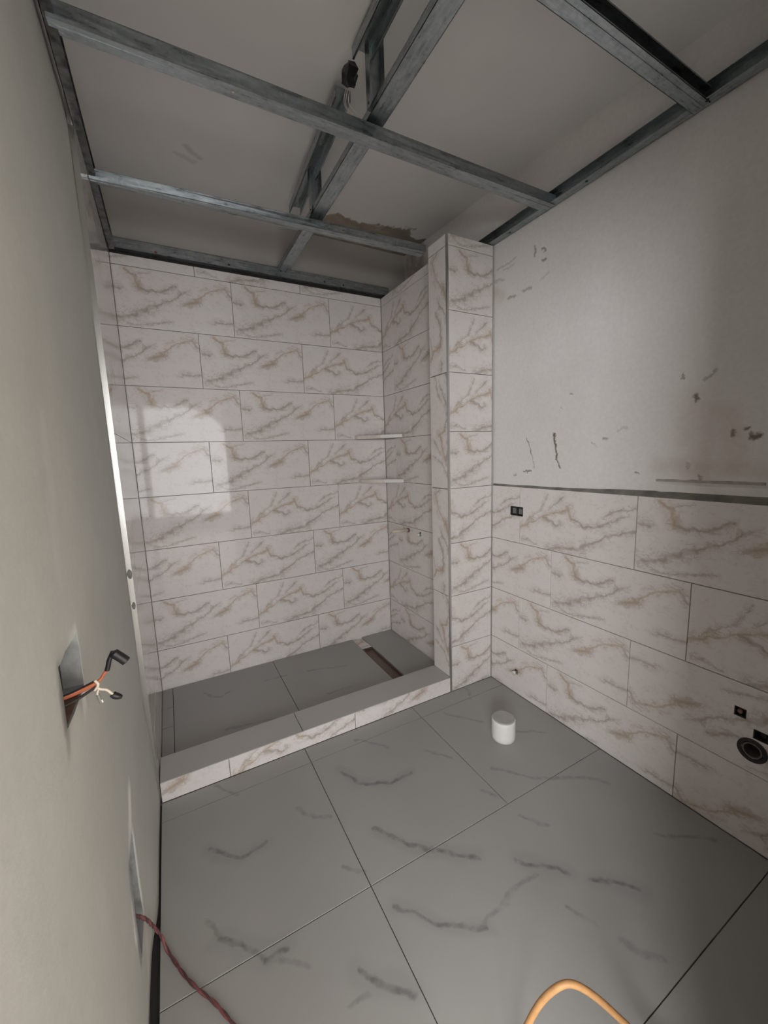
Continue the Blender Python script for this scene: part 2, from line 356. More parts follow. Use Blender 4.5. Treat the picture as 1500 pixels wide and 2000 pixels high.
def rebase(root):
    """children were modelled in world coordinates: keep them there under the moved empty"""
    for ch in root.children: ch.matrix_parent_inverse = Matrix.Translation(root.location).inverted()

def panel_mesh(name, xs, ys, holes, zf, zb):
    """a flat slab (local x,y; face at zf) with rectangular cut-outs"""
    X = sorted(set([xs[0], xs[1]] + [v for h in holes for v in (h[0],h[1]) if xs[0] < v < xs[1]]))
    Y = sorted(set([ys[0], ys[1]] + [v for h in holes for v in (h[2],h[3]) if ys[0] < v < ys[1]]))
    full = lambda i, j: 0 <= i < len(X)-1 and 0 <= j < len(Y)-1 and not any(h[0]-1e-6 <= X[i] and X[i+1] <= h[1]+1e-6 and h[2]-1e-6 <= Y[j] and Y[j+1] <= h[3]+1e-6 for h in holes)
    bm = bmesh.new(); vc = {}
    def V(i, j, z):
        k = (i,j,z)
        if k not in vc: vc[k] = bm.verts.new((X[i], Y[j], z))
        return vc[k]
    for i in range(len(X)-1):
        for j in range(len(Y)-1):
            if not full(i,j): continue
            bm.faces.new((V(i,j,zf),V(i+1,j,zf),V(i+1,j+1,zf),V(i,j+1,zf)))
            bm.faces.new((V(i,j,zb),V(i,j+1,zb),V(i+1,j+1,zb),V(i+1,j,zb)))
            for (di,dj,a,b) in ((-1,0,(i,j+1),(i,j)),(1,0,(i+1,j),(i+1,j+1)),(0,-1,(i,j),(i+1,j)),(0,1,(i+1,j+1),(i,j+1))):
                if not full(i+di, j+dj): bm.faces.new((V(*a,zf),V(*a,zb),V(*b,zb),V(*b,zf)))
    me = bpy.data.meshes.new(name); bm.to_mesh(me); bm.free(); return me
TT = 0.009
_tc = {}
def tile_mesh(x0, x1, y0, y1, mat, ch=0.0008):
    k = (round(x0,4), round(x1,4), round(y0,4), round(y1,4), mat.name)
    if k in _tc: return _tc[k]
    bm = bmesh.new()
    q = lambda x0,x1,y0,y1,z: [bm.verts.new(v) for v in ((x0,y0,z),(x1,y0,z),(x1,y1,z),(x0,y1,z))]
    a = q(x0,x1,y0,y1,0); b = q(x0,x1,y0,y1,TT-ch); c = q(x0+ch,x1-ch,y0+ch,y1-ch,TT)
    for r, s in ((a,b),(b,c)):
        for i in range(4): bm.faces.new((r[i],r[(i+1)%4],s[(i+1)%4],s[i]))
    bm.faces.new(c)
    me = bpy.data.meshes.new('tile'); bm.to_mesh(me); bm.free(); me.materials.append(mat); _tc[k] = me
    return me
GAP = 0.003
def lay_tile(parent, origin, xd, yd, fx, fy, clip, mat, flip=False, L=0.6, H=0.3, holes=(), name='tile', gap=GAP):
    """one tile; fx,fy = where the full tile starts on the wall plane; clip = part of it that was laid"""
    xd = Vector(xd); yd = Vector(yd); nd = xd.cross(yd)
    x0 = max(fx, clip[0]) + gap/2 - fx; x1 = min(fx+L+0.002, clip[1]) - gap/2 - fx
    y0 = max(fy, clip[2]) + gap/2 - fy; y1 = min(fy+H+0.002, clip[3]) - gap/2 - fy
    if x1-x0 < 0.004 or y1-y0 < 0.004: return None
    o = Vector(origin) + xd*fx + yd*fy - nd*TT
    hs = [(h[0]-fx, h[1]-fx, h[2]-fy, h[3]-fy) for h in holes]
    hs = [h for h in hs if h[0] < x1 and h[1] > x0 and h[2] < y1 and h[3] > y0]
    if flip:
        o = o + xd*L + yd*H; x0, x1, y0, y1 = L-x1, L-x0, H-y1, H-y0; xd = -xd; yd = -yd
        hs = [(L-h[1], L-h[0], H-h[3], H-h[2]) for h in hs]
    me = panel_mesh('tile', (x0,x1), (y0,y1), hs, TT, 0.0) if hs else tile_mesh(x0,x1,y0,y1,mat)
    mw = Matrix(((xd[0],yd[0],nd[0],o[0]),(xd[1],yd[1],nd[1],o[1]),(xd[2],yd[2],nd[2],o[2]),(0,0,0,1)))
    return put(name, me, mat, parent, mw)
def tile_rows(parent, origin, xd, length, spec, holes=(), ztop=None):
    """spec: row index -> (first full-tile start, prints); rows counted from the floor"""
    for r, (s0, prints) in spec.items():
        z0, z1 = ROWS[r-1], ROWS[r]
        fz = ROWS[1]-P if r == 1 else z0
        k = 0; s = s0
        while s < length - 0.004:
            pr = prints[min(k, len(prints)-1)]
            lay_tile(parent, origin, xd, (0,0,1), s, fz, (0, length, z0, z1), MARB[pr[0]], len(pr) > 1, holes=holes)
            s += 0.602; k += 1
def struct(o): o['kind'] = 'structure'; return o

# ------------------------------------------------------------------ room shell
# back wall of the shower (grouted tile bed, plain plaster above)
wb = struct(box('wall_back', -0.12, XR+0.15, YB+TT+0.001, YB+0.16, -0.05, ZT-0.002, GROUT))
box('joint_gap_shade', 0.0, XW+0.02, YB+0.012, YB+0.022, ZT-0.003, ZT+0.014, DARK, wb)  # solid dark strip painting the shade between track and tile top
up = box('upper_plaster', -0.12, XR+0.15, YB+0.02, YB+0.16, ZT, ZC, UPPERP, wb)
tile_rows(wb, (0,YB,0), (1,0,0), XW-0.002, {
    1:(0.385-0.602, ['A','B','A']), 2:(0.585-0.602, ['A','B','A']), 3:(0.385-0.602, ['A','B','A']), 4:(0.582-0.602, ['A','B','B']),
    5:(0.385-0.602, ['A','A','B']), 6:(0.580-0.602, ['A','A','B']), 7:(0.382-0.602, ['A','A','B']), 8:(0.580-0.602, ['A','A','B']), 9:(0.392-0.602, ['A','B','A'])})
# right wall: tiled dado below, painted plaster above, leaning back a little towards the door
RH = [(0.140,0.228,1.022,1.072), (0.182,0.210,0.116,0.144), (1.167,1.200,0.452,0.486), (1.196,1.252,0.325,0.381), (1.222,1.262,0.398,0.432)]   # cut-outs (distance from stub, height)
wr = bpy.data.objects.new('wall_right', panel_mesh('wall_right', (0.0, -YF), (-0.05, 1.178), RH, 0.0, -0.12)); C.objects.link(wr); struct(wr)
wr.data.materials.append(GROUT)
wr.matrix_world = Matrix(((0,0,-1,XR+TT+0.001),(-1,0,0,0),(0,1,0,0),(0,0,0,1)))
bm = bmesh.new()
def rxp(y): return XR + 0.007 + 0.020*min(1.0, max(0.0, -y/1.2))
ys = [YB+0.16, 0.0, -0.2, -0.4, -0.6, -0.8, -1.0, -1.2, -1.5, YF]
cols = [[bm.verts.new((x, y, z)) for x, z in ((rxp(y),1.176),(rxp(y)-0.001,1.8),(rxp(y)-0.002,ZC),(XR+0.15,ZC),(XR+0.15,1.176))] for y in ys]
for a, b in zip(cols[:-1], cols[1:]):
    for i in range(5): bm.faces.new((a[i], a[(i+1)%5], b[(i+1)%5], b[i]))
bm.faces.new(cols[0]); bm.faces.new(cols[-1])
pr_ = from_bm('plaster', bm, RIGHTP, wr); pr_.matrix_parent_inverse = wr.matrix_world.inverted()
rw_tiles = {1:(0.404-0.602, ['A','A','A180','A']), 2:(0.210-0.602, ['A','A','A180','B']), 3:(0.411-0.602, ['A','A','B','A']), 4:(0.206-0.602, ['B','B','A','B'])}
n0 = set(C.objects)
tile_rows(wr, (XR,0,0), (0,-1,0), -YF-0.002, rw_tiles, RH)
for o in set(C.objects) - n0: o.matrix_parent_inverse = wr.matrix_world.inverted()
# left wall of the shower and its plastered continuation towards the door
wl = struct(box('wall_left', -0.14, -TT-0.001, 0.012, YB+0.16, -0.05, ZC, GROUT))
for z0, z1 in ((0,0.271),(0.271,0.875),(0.875,1.479),(1.479,2.083),(2.083,ZT+0.045)):
    lay_tile(wl, (0,0,0), (0,1,0), (0,0,1), -0.30, z0, (0.004, YB-0.002, z0, z1), MARB['B' if z0 > 0.8 and z0 < 1.4 else 'A'], L=1.2, H=0.62, gap=0.002)
# plaster skin with the wall-box opening and the cable chase
HOLE = (-1.0, -0.865, 0.984, 1.082); CH = (-0.70, -0.605, 0.175, 0.44)
def fade(v, a, b): t = max(0.0, min(1.0, (v-a)/(b-a))); return t*t*(3-2*t)
def lx(y, z):
    x = -0.017 + 0.0025*noise.noise(Vector((0, y*2.3, z*2.3))) + 0.0012*noise.noise(Vector((3, y*9, z*9)))
    x += 0.013*fade(y, -0.62, -0.40)*fade(z, 0.45, 0.05)
    return min(x, -0.003)
ysl = sorted(set([round(YF+ (0.0-YF)*i/39, 4) for i in range(40)] + [HOLE[0], HOLE[1], CH[0], CH[1], -0.90, -0.95]))
zsl = sorted(set([round(ZC*i/48, 4) for i in range(49)] + [HOLE[2], HOLE[3], CH[2], CH[3]]))
bm = bmesh.new(); vg = {}
def jig(y, z):
    # ragged outline of the cut-outs
    if HOLE[0]-1e-6 <= y <= HOLE[1]+1e-6 and HOLE[2]-1e-6 <= z <= HOLE[3]+1e-6:
        return y + 0.006*noise.noise(Vector((y*60, z*60, 1))), z + 0.010*noise.noise(Vector((y*50, z*50, 5)))
    if CH[0]-1e-6 <= y <= CH[1]+1e-6 and CH[2]-1e-6 <= z <= CH[3]+1e-6:
        return y + 0.012*noise.noise(Vector((y*40, z*25, 1))), z
    return y, z
for i, y in enumerate(ysl):
    for j, z in enumerate(zsl):
        yy, zz = jig(y, z)
        if j == 0 and y < -0.42: zz = 0.028*fade(y, -0.44, -0.56)
        vg[i,j] = bm.verts.new((lx(y, z), yy, zz))
inside = lambda h, a, b, c, d: h[0]-1e-6 <= a and b <= h[1]+1e-6 and h[2]-1e-6 <= c and d <= h[3]+1e-6
edges = {}
for i in range(len(ysl)-1):
    for j in range(len(zsl)-1):
        if inside(HOLE, ysl[i], ysl[i+1], zsl[j], zsl[j+1]) or inside(CH, ysl[i], ysl[i+1], zsl[j], zsl[j+1]): continue
        bm.faces.new((vg[i,j], vg[i+1,j], vg[i+1,j+1], vg[i,j+1]))
bd = [e for e in bm.edges if len(e.link_faces) == 1]
ext = bmesh.ops.extrude_edge_only(bm, edges=bd)
for v in [g for g in ext['geom'] if isinstance(g, bmesh.types.BMVert)]: v.co.x -= 0.03
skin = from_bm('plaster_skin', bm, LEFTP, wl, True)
me = skin.data
me.materials.append(PLBOX)
for p in me.polygons:
    p.use_smooth = abs(p.normal.x) > 0.8
    if abs(p.normal.x) < 0.7: p.material_index = 1
core = box('masonry', -0.14, -0.075, YF, 0.011, -0.05, ZC, PLBOX, wl)
# block work behind the plaster, with room left for the box and the chase
for k, (a, b, c, d) in enumerate([(YF, HOLE[0]-0.02, 0.05, ZC), (HOLE[1]+0.02, 0.011, 0.50, ZC), (HOLE[0]-0.02, HOLE[1]+0.02, HOLE[3]+0.02, ZC), (HOLE[0]-0.02, HOLE[1]+0.02, 0.05, HOLE[2]-0.02), (CH[1]+0.01, 0.011, 0.0, 0.50), (HOLE[1]+0.02, CH[0]-0.01, 0.06, 0.50)]):
    box('masonry', -0.076, -0.036, a, b, c, d, PLBOX, wl)
box('recess_floor', -0.074, -0.02, HOLE[0]-0.015, HOLE[1]+0.015, HOLE[2]-0.02, HOLE[2]-0.002, BRICK, wl)
box('chase_back', -0.052, -0.034, CH[0]-0.01, CH[1]+0.01, 0.0, 0.5, CEMENT, wl)
# inner wall that narrows the shower on the right, and the short stub wall in front of it
ws = struct(box('wall_shower', XW+TT+0.001, XR, T-0.02, YB, -0.05, ZT-0.003, GROUT))
SH = [(0.417,0.445,0.832,0.860)]
tile_rows(ws, (XW,YB,0), (0,-1,0), YB-T-0.001, {r:((0.148-0.602 if r % 2 else 0.0), (['B','A'] if r % 2 else ['B'])) for r in range(1,10)}, SH)
wst = struct(box('wall_stub', XS+TT+0.001, XR-0.001, TT+0.001, T-0.001, -0.05, ZT-0.004, GROUT))
tile_rows(wst, (XS,0,0), (1,0,0), XR-XS-0.004, {r:(-0.29 if pr == 'B' and r in (4,2) else 0.0, [pr]) for r, pr in {1:'A',2:'B',3:'A',4:'B',5:'A',6:'B',7:'B',8:'A',9:'A'}.items()})
for k, (z0, z1) in enumerate(((CT,0.573),(0.573,1.177),(1.177,1.781),(1.781,2.385),(2.385,ZT))):
    # long tiles set upright on the narrow side: the print runs up the wall
    lay_tile(wst, (XS,T,z0), (0,0,1), (0,1,0), 0.0, -0.30, (0, z1-z0, -0.164, -0.003), MARB['BABAB'[k]], H=0.30)
lay_tile(wst, (XS,T,0), (0,-1,0), (0,0,1), 0, 0, (0, 0.16, 0, CT), MARB['A'])
box('corner_trim', XS-0.0015, XS+0.0085, -0.0015, 0.0085, 0.0, ZT, ALU, wst)
box('corner_joint', XR-0.006, XR-0.001, -0.001, 0.004, 0.0, ZT, GROUT, wst)
# ceiling slab, floors, wall with the doorway
bm = bmesh.new()
def zc(y): return 2.715 + 0.05*y      # the slab drops slightly towards the door
v = [bm.verts.new((x, y, zc(y)+dz)) for dz in (0, 0.15) for x, y in ((-0.14,YF),(XR+0.15,YF),(XR+0.15,YB+0.16),(-0.14,YB+0.16))]
for q in ((0,1,2,3),(7,6,5,4),(0,4,5,1),(1,5,6,2),(2,6,7,3),(3,7,4,0)): bm.faces.new([v[i] for i in q])
struct(from_bm('ceiling', bm, CEILM))
fl = struct(box('floor', -0.05, XR+0.02, YF, 0.02, -0.10, -TT, FGROUT))
box('perimeter_gap_shade', -0.03, 0.0005, YF, 0.0, -0.012, -0.0075, DARK, fl)  # dark strip standing in for the shade of a deep open joint
def ftile(parent, x0, x1, y0, y1, z=0.0):
    lay_tile(parent, (0,0,z), (1,0,0), (0,1,0), x0, y0, (x0, x1, y0, y1), FLOORM, L=x1-x0, H=y1-y0, gap=0.0028)
XE = XR-0.001
for x0, x1, y0, y1 in [(0.0,0.598,-0.10,0.0),(0.598,1.20,-0.10,0.0),(1.20,XE,-0.10,0.0), (0.0,0.598,-0.705,-0.10),(0.598,1.20,-0.705,-0.10),(1.20,XE,-0.705,-0.10),
                       (0.0,0.598,-1.31,-0.705),(0.598,XE,-1.31,-0.705), (0.0,0.598,YF,-1.31),(0.598,XE,YF,-1.31)]:
    ftile(fl, x0, x1, y0, y1)
fs = struct(box('floor_shower', 0.0, XW+0.01, T-0.02, YB+0.01, -0.10, ZF-TT-0.012, FGROUT))
for x0, x1, y0, y1 in [(0.0,0.055,T,0.48),(0.0,0.055,0.48,0.66),(0.0,0.055,0.66,YB-0.002),(0.055,0.650,T,YB-0.002),(0.650,1.235,T,YB-0.002),(1.312,XW-0.001,T,YB-0.002)]:
    ftile(fs, x0, x1, y0, y1, ZF)
tl = lay_tile(fs, (0,0,ZF), (1,0,0), (0,1,0), 1.235, 0.70, (1.235,1.312,0.70,YB-0.002), MARB['B'], L=0.077, H=0.17)
tl.rotation_euler.x = -0.06
wf = struct(box('wall_front', 0.80, XR+0.15, YF-0.14, YF, 0.0, ZC, PIER))
box('wall_pier', -0.14, -0.015, YF-0.14, YF, 0.0, ZC, PIER, wf); box('lintel', -0.015, 0.80, YF-0.14, YF, 2.03, ZC, PIER, wf)
# the bright room behind the doorway
HX0, HX1, HY0, HY1 = -2.0, 2.0, -4.6, YF-0.14
struct(box('floor_hall', HX0, HX1, HY0, HY1+0.14, -0.10, -0.002, HALLF))
struct(box('ceiling_hall', HX0, HX1, HY0, HY1, 2.8, 2.9, HALLW))
hb = bpy.data.objects.new('wall_hall_back', panel_mesh('wall_hall_back', (HX0,HX1), (-0.1,2.9), [(-1.86,-0.90,0.65,2.35),(-0.65,1.25,0.0,2.35)], 0.0, -0.1)); C.objects.link(hb); struct(hb); hb.data.materials.append(HALLW)
hb.matrix_world = Matrix(((1,0,0,0),(0,0,1,HY0+0.02),(0,1,0,0),(0,0,0,1)))
# rounded head of the tall arched opening in the far wall of that room
bm = bmesh.new(); n = 24; fr = []
for k in range(n+1):
    a = math.pi*k/n; x = 0.30 + 0.95*math.cos(a); z = 1.62 + 0.72*math.sin(a)
    fr.append([bm.verts.new((x, HY0+0.02, z)), bm.verts.new((x, HY0+0.02, 2.36)), bm.verts.new((x, HY0-0.06, z)), bm.verts.new((x, HY0-0.06, 2.36))])
for a, b in zip(fr[:-1], fr[1:]):
    bm.faces.new((a[0],b[0],b[1],a[1])); bm.faces.new((a[2],a[3],b[3],b[2])); bm.faces.new((a[0],a[2],b[2],b[0]))
o = from_bm('arch_head', bm, HALLW, hb); o.matrix_parent_inverse = hb.matrix_world.inverted()
struct(box('floor_terrace', HX0, HX1, HY0-0.5, HY0, -0.10, -0.004, HALLF))
for nm, x, sg, y0, y1 in (('wall_hall_left', HX0, 1, -4.22, -3.22), ('wall_hall_right', HX1, -1, -4.40, -3.20)):
    # side walls with a window opening each
    hb = bpy.data.objects.new(nm, panel_mesh(nm, (HY0,HY1), (-0.1,2.9), [(y0,y1,0.75,2.45)], 0.0, -0.1)); C.objects.link(hb); struct(hb); hb.data.materials.append(HALLD if sg > 0 else HALLW)
    hb.matrix_world = Matrix(((0,0,sg,x),(1,0,0,0),(0,1,0,0),(0,0,0,1)))
for x0, x1 in ((HX0, -0.14), (XR+0.15, HX1)): struct(box('wall_hall_near', x0, x1, HY1, HY1+0.1, -0.1, 2.9, HALLW))

# ------------------------------------------------------------------ dado top: adhesive fillet and plaster lip
bm = bmesh.new(); prev = None
N = 46
for i in range(N+1):
    y = -0.004 + (-1.40)*i/N
    top = 1.187 + 0.012*fade(-y, 0.3, 1.0) + 0.006*noise.noise(Vector((y*9,1,0))) + 0.004*fade(-y, 0.5, 1.1); xo = XR + 0.0025 + 0.001*noise.noise(Vector((y*20,7,0)))
    ring = [bm.verts.new(v) for v in ((xo,y,1.174),(xo+0.001,y,1.179),(rxp(y)-0.002,y,top),(rxp(y)+0.012,y,top),(rxp(y)+0.012,y,1.174))]
    if prev:
        for k in range(5): bm.faces.new((prev[k],prev[(k+1)%5],ring[(k+1)%5],ring[k]))
    else: bm.faces.new(ring)
    prev = ring
bm.faces.new(prev)
o = from_bm('adhesive_fillet', bm, ADHES, wr); o.matrix_parent_inverse = wr.matrix_world.inverted()
bm = bmesh.new(); prev = None
for i in range(31):
    y = -0.84 - 0.56*i/30; e = fade(-y, 0.84, 0.88)
    zt = 1.232 + 0.004*noise.noise(Vector((y*11,3,0))); zb = 1.196 + 0.003*noise.noise(Vector((y*8,5,0))); xf = rxp(y) - 0.007*e - 0.001*noise.noise(Vector((y*15,2,0)))
    ring = [bm.verts.new(v) for v in ((xf+0.003,y,zb),(xf,y,zb+0.008),(xf,y,zt-0.006),(xf+0.004,y,zt),(rxp(y)+0.01,y,zt),(rxp(y)+0.01,y,zb))]
    if prev:
        for k in range(6): bm.faces.new((prev[k],prev[(k+1)%6],ring[(k+1)%6],ring[k]))
    else: bm.faces.new(ring)
    prev = ring
bm.faces.new(prev)
o = from_bm('plaster_lip', bm, RIGHTP, wr); o.matrix_parent_inverse = wr.matrix_world.inverted()
bm = bmesh.new(); prev = None
for i in range(25):
    y = -0.86 - 0.32*i/24; h = 0.004 + 0.003*noise.noise(Vector((y*30,3,0)))
    ring = [bm.verts.new((rxp(y)-0.0025, y, 1.236)), bm.verts.new((rxp(y)-0.0035, y, 1.240+h)), bm.verts.new((rxp(y)+0.005, y, 1.242+h)), bm.verts.new((rxp(y)+0.005, y, 1.234))]
    if prev:
        for k in range(4): bm.faces.new((prev[k],prev[(k+1)%4],ring[(k+1)%4],ring[k]))
    else: bm.faces.new(ring)
    prev = ring
bm.faces.new(prev)
o = from_bm('lip_shadow_strip', bm, simple('lip_shadow', (0.40,0.37,0.33), 0.95, var=0.25, vs_=25), wr); o.matrix_parent_inverse = wr.matrix_world.inverted()  # strip coloured as the soft shadow line above the plaster lip

# ------------------------------------------------------------------ bright edge trim at the end of the tiled left wall
tr = thing('tile_edge_trim', 'tall narrow shiny metal trim closing the edge of the tiled left shower wall', 'trim', (-0.008, 0.0, 0.0))
box('strip', -0.0165, 0.0, 0.0005, 0.003, 0.004, ZT, CHROME, tr); box('return_lip', -0.0015, 0.0005, 0.001, 0.008, 0.004, ZT, CHROME, tr)
for z, r in ((0.965,0.013),(0.842,0.010)):
    bm = bmesh.new(); bmesh.ops.create_icosphere(bm, subdivisions=2, radius=r)
    for v in bm.verts: v.co = Vector((-0.007+0.6*v.co.x, -0.001+0.25*v.co.y, z+1.4*v.co.z)) + 0.002*noise.noise_vector(v.co*180)
    from_bm('plaster_blob', bm, CEMENT, tr, True)
rebase(tr)

# ------------------------------------------------------------------ shower curb
cu = thing('shower_curb', 'low tiled curb with grey top and marble front across the shower entrance', 'curb', (0.73, T/2, 0.0))
box('core', 0.002, XS-0.001, TT+0.001, T-TT-0.001, -0.004, CT-TT-0.001, GROUT, cu)
for x0, x1, k in ((0.002,0.265,'A'),(0.265,0.865,'B'),(0.865,XS-0.001,'A')):
    lay_tile(cu, (0,0,0), (1,0,0), (0,0,1), x0 if x0 > 0.1 else x1-0.6, -0.10, (x0, x1, 0.0, CT-0.001), MARB[k], name='front_tile')
for x0, x1 in ((0.002,0.597),(0.597,XS-0.001)):
    lay_tile(cu, (0,0,CT), (1,0,0), (0,1,0), x0, 0, (x0, x1, 0.0, T), CURBM, L=x1-x0, H=T, name='top_tile')
lay_tile(cu, (XS,T,0), (-1,0,0), (0,0,1), 0, 0, (0.002, XS-0.002, ZF, CT-TT), FLOORM, L=XS, H=CT, name='inner_tile')
rebase(cu)

# ------------------------------------------------------------------ linear drain
dr = thing('linear_drain', 'long dark brown linear drain slot in the grey shower floor', 'drain', (1.273, 0.45, ZF))
bm = bmesh.new()
for a in ((1.236,1.242,T+0.002,0.70),(1.305,1.311,T+0.002,0.70),(1.242,1.305,T+0.002,T+0.008),(1.242,1.305,0.694,0.70)): bbox(bm, a[0],a[1],a[2],a[3], ZF-0.02, ZF-0.001)
from_bm('frame', bm, BRONZE, dr)
box('channel', 1.242, 1.305, T+0.008, 0.694, ZF-0.0205, ZF-0.014, BRONZE, dr)
rebase(dr)

# ------------------------------------------------------------------ metal ceiling frame
def channel(bm, p0, p1, wd, h, openside, t=0.0015, lip=0.006, roll=(0,0), chamfer=False):
    """C profile swept from p0 to p1: local a across (left of travel), b up; openside -1/+1 along a, or 0 = open upward"""
    p0 = Vector(p0); p1 = Vector(p1); d = (p1-p0).normalized(); side = Vector((-d.y, d.x, 0)).normalized(); upv = side.cross(d)*-1
    if upv.z < 0: upv = -upv
    def f(v):
        s, a, b = v; k = s; r = roll[0]*(1-k)+roll[1]*k; c, sn = math.cos(r), math.sin(r)
        a2, b2 = a*c - b*sn, a*sn + b*c
        return p0.lerp(p1, k) + side*a2 + upv*b2
    W = wd/2
    if openside == 2:      # hung upside down: open underneath
        plates = [(-W,W,h-t,h),(-W,-W+t,0,h),(W-t,W,0,h),(-W,-W+lip,0,t),(W-lip,W,0,t)]
    elif openside == 0:
        plates = [(-W,W,0,t),(-W,-W+t,0,h),(W-t,W,0,h),(-W,-W+lip,h-t,h),(W-lip,W,h-t,h)]
    else:
        s_ = openside; web = (-s_*W, -s_*(W-t)); lp = (s_*(W-t), s_*W)
        so = lambda q: (min(q), max(q))
        plates = [(*so(web),0,h), (-W,W,0,t), (-W,W,h-t,h), (*so(lp),0,lip), (*so(lp),h-lip,h)]
        # stiffening bead along the underside
        plates.append((-W*0.25, -W*0.15, -0.0012, 0.0))
    for a0, a1, b0, b1 in plates: bbox(bm, 0, 1, a0, a1, b0, b1, f)
def profile(name, p0, p1, wd, h, openside, label, roll=(0,0), lip=0.006, cat='metal beam', screws=(), group=None):
    mid = (Vector(p0)+Vector(p1))/2
    r = thing(name, label, cat, mid, {'ceiling_beam':'cross beams of the ceiling frame','upper_profile':'upper hanging profiles'}.get(name))
    bm = bmesh.new(); channel(bm, p0, p1, wd, h, openside, lip=lip, roll=roll)
    o = from_bm('channel', bm, GALV if abs(p1[0]-p0[0]) > abs(p1[1]-p0[1]) else GALVY, r)
    for c, ax, mt in screws: lathe('screw', [(0.0048,0.0),(0.0048,0.0012),(0.003,0.0024)], c, ax, mt, r, seg=10)
    rebase(r); return r
ZB = 2.441
profile('ceiling_beam', (0.003,-0.338,ZB-0.0012), (XR-0.003,-0.352,ZB-0.0012), 0.062, 0.038, 1, 'galvanised cross beam meeting the right wall track just before the stub wall', roll=(0.24,0.06), screws=[((0.43,-0.345,ZB-0.002),(0,0,-1),CREAM)])
profile('ceiling_beam', (0.003,0.285,ZB-0.0012), (XS+0.02,0.235,ZB-0.0012), 0.062, 0.034, 1, 'galvanised cross beam above the shower running to the stub wall top', roll=(0.26,0.0), screws=[((0.32,0.275,ZB-0.001),(0,0,-1),SCREW)])
profile('ceiling_beam', (0.003,-0.945,ZB-0.0012), (XR-0.003,-0.935,ZB-0.0012), 0.050, 0.045, -1, 'galvanised cross beam with dark open side at the top right corner', lip=0.004, screws=[((1.758,-0.958,ZB-0.001),(0,0,-1),SCREW)])
def u_track(label, p0, p1, into, depth, h, screws, mat=GALV, closed=False):
    """U runner screwed to a wall; into = horizontal direction away from the wall"""
    p0 = Vector(p0); p1 = Vector(p1); n = Vector(into); mid = (p0+p1)/2
    r = thing('wall_track', label, 'wall track', mid, 'tracks screwed to the walls'); bm = bmesh.new(); t = 0.0018
    def f(v): return p0.lerp(p1, v[0]) + n*v[1] + Vector((0,0,v[2]))
    bbox(bm, 0,1, 0.0,t, 0,h, f); bbox(bm, 0,1, 0,depth, 0,t, f); bbox(bm, 0,1, 0,depth, h-t,h, f)
    if closed: bbox(bm, 0,1, depth-t,depth, 0,h, f)
    from_bm('channel', bm, mat if mat is not GALV or abs(n.y) > 0.5 else GALVY, r)
    for k, off, ax, mt in screws:
        c = p0.lerp(p1, k) + (n*off if ax == 'z' else n*depth + Vector((0,0,off)))
        lathe('screw', [(0.006,0.0),(0.006,0.0012),(0.0035,0.0028)], c, (0,0,-1) if ax == 'z' else n, mt, r, seg=10)
    rebase(r); return r
u_track('galvanised track along the right wall from stub wall towards the door', (XR+0.004,0.14,ZB), (XR+0.012,YF+0.01,ZB), (-1,0,0), 0.042, 0.046,
        [(0.155,0.02,'z',SCREW),(0.395,0.024,'z',SCREW)])
u_track('galvanised track screwed along the back wall above the shower tiles', (0.002,YB+0.018,ZB+0.012), (XW+0.05,YB+0.018,ZB+0.012), (0,-1,0), 0.046, 0.052,
        [(0.13,0.012,'y',REDPLUG),(0.355,0.016,'y',SCREW),(0.71,0.018,'y',SCREW),(0.79,0.018,'y',SCREW)], closed=True)
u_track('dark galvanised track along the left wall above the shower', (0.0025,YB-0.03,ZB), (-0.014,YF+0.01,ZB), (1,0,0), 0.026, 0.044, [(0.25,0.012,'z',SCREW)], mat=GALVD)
# lengthwise profile on top of the cross beams
profile('ceiling_profile', (0.888,0.862,2.487), (0.888,YF+0.01,2.487), 0.062, 0.026, 0, 'galvanised lengthwise profile resting on the cross beams', screws=[((0.872,0.845,2.4865),(0,0,-1),SCREW),((0.900,0.845,2.4865),(0,0,-1),SCREW)])
profile('upper_profile', (0.838,-0.375,2.640), (0.838,YF+0.01,2.640), 0.060, 0.036, 2, 'upper hanging profile nearer the door, ending beside the black junction', cat='metal beam')
profile('upper_profile', (0.838,-0.225,2.640), (0.876,0.52,2.640), 0.060, 0.036, 2, 'upper hanging profile over the shower, between the two long cross beams', cat='metal beam')
def hanger(x0, x1, y, z0, z1, label):
    r = thing('ceiling_hanger', label, 'hanger', ((x0+x1)/2, y, z0), 'upright hangers of the ceiling frame'); bm = bmesh.new()
    bbox(bm, x0, x0+0.0015, y-0.002, y+0.026, z0, z1); bbox(bm, x0, x1, y+0.0245, y+0.026, z0, z1); bbox(bm, x1-0.0015, x1, y, y+0.026, z0, z1)
    from_bm('strap', bm, GALVZ, r)
    lathe('screw', [(0.004,0),(0.004,0.0012),(0.0025,0.0022)], (x0, y+0.012, z0+0.012), (-1,0,0), SCREW, r, seg=8)
    rebase(r)
hanger(0.842, 0.898, -0.425, 2.489, zc(-0.425)-0.001, 'upright metal hanger beside the black junction and its wires')
hanger(0.852, 0.908, 0.200, 2.489, zc(0.2)-0.001, 'upright metal hanger just before the shower cross beam')
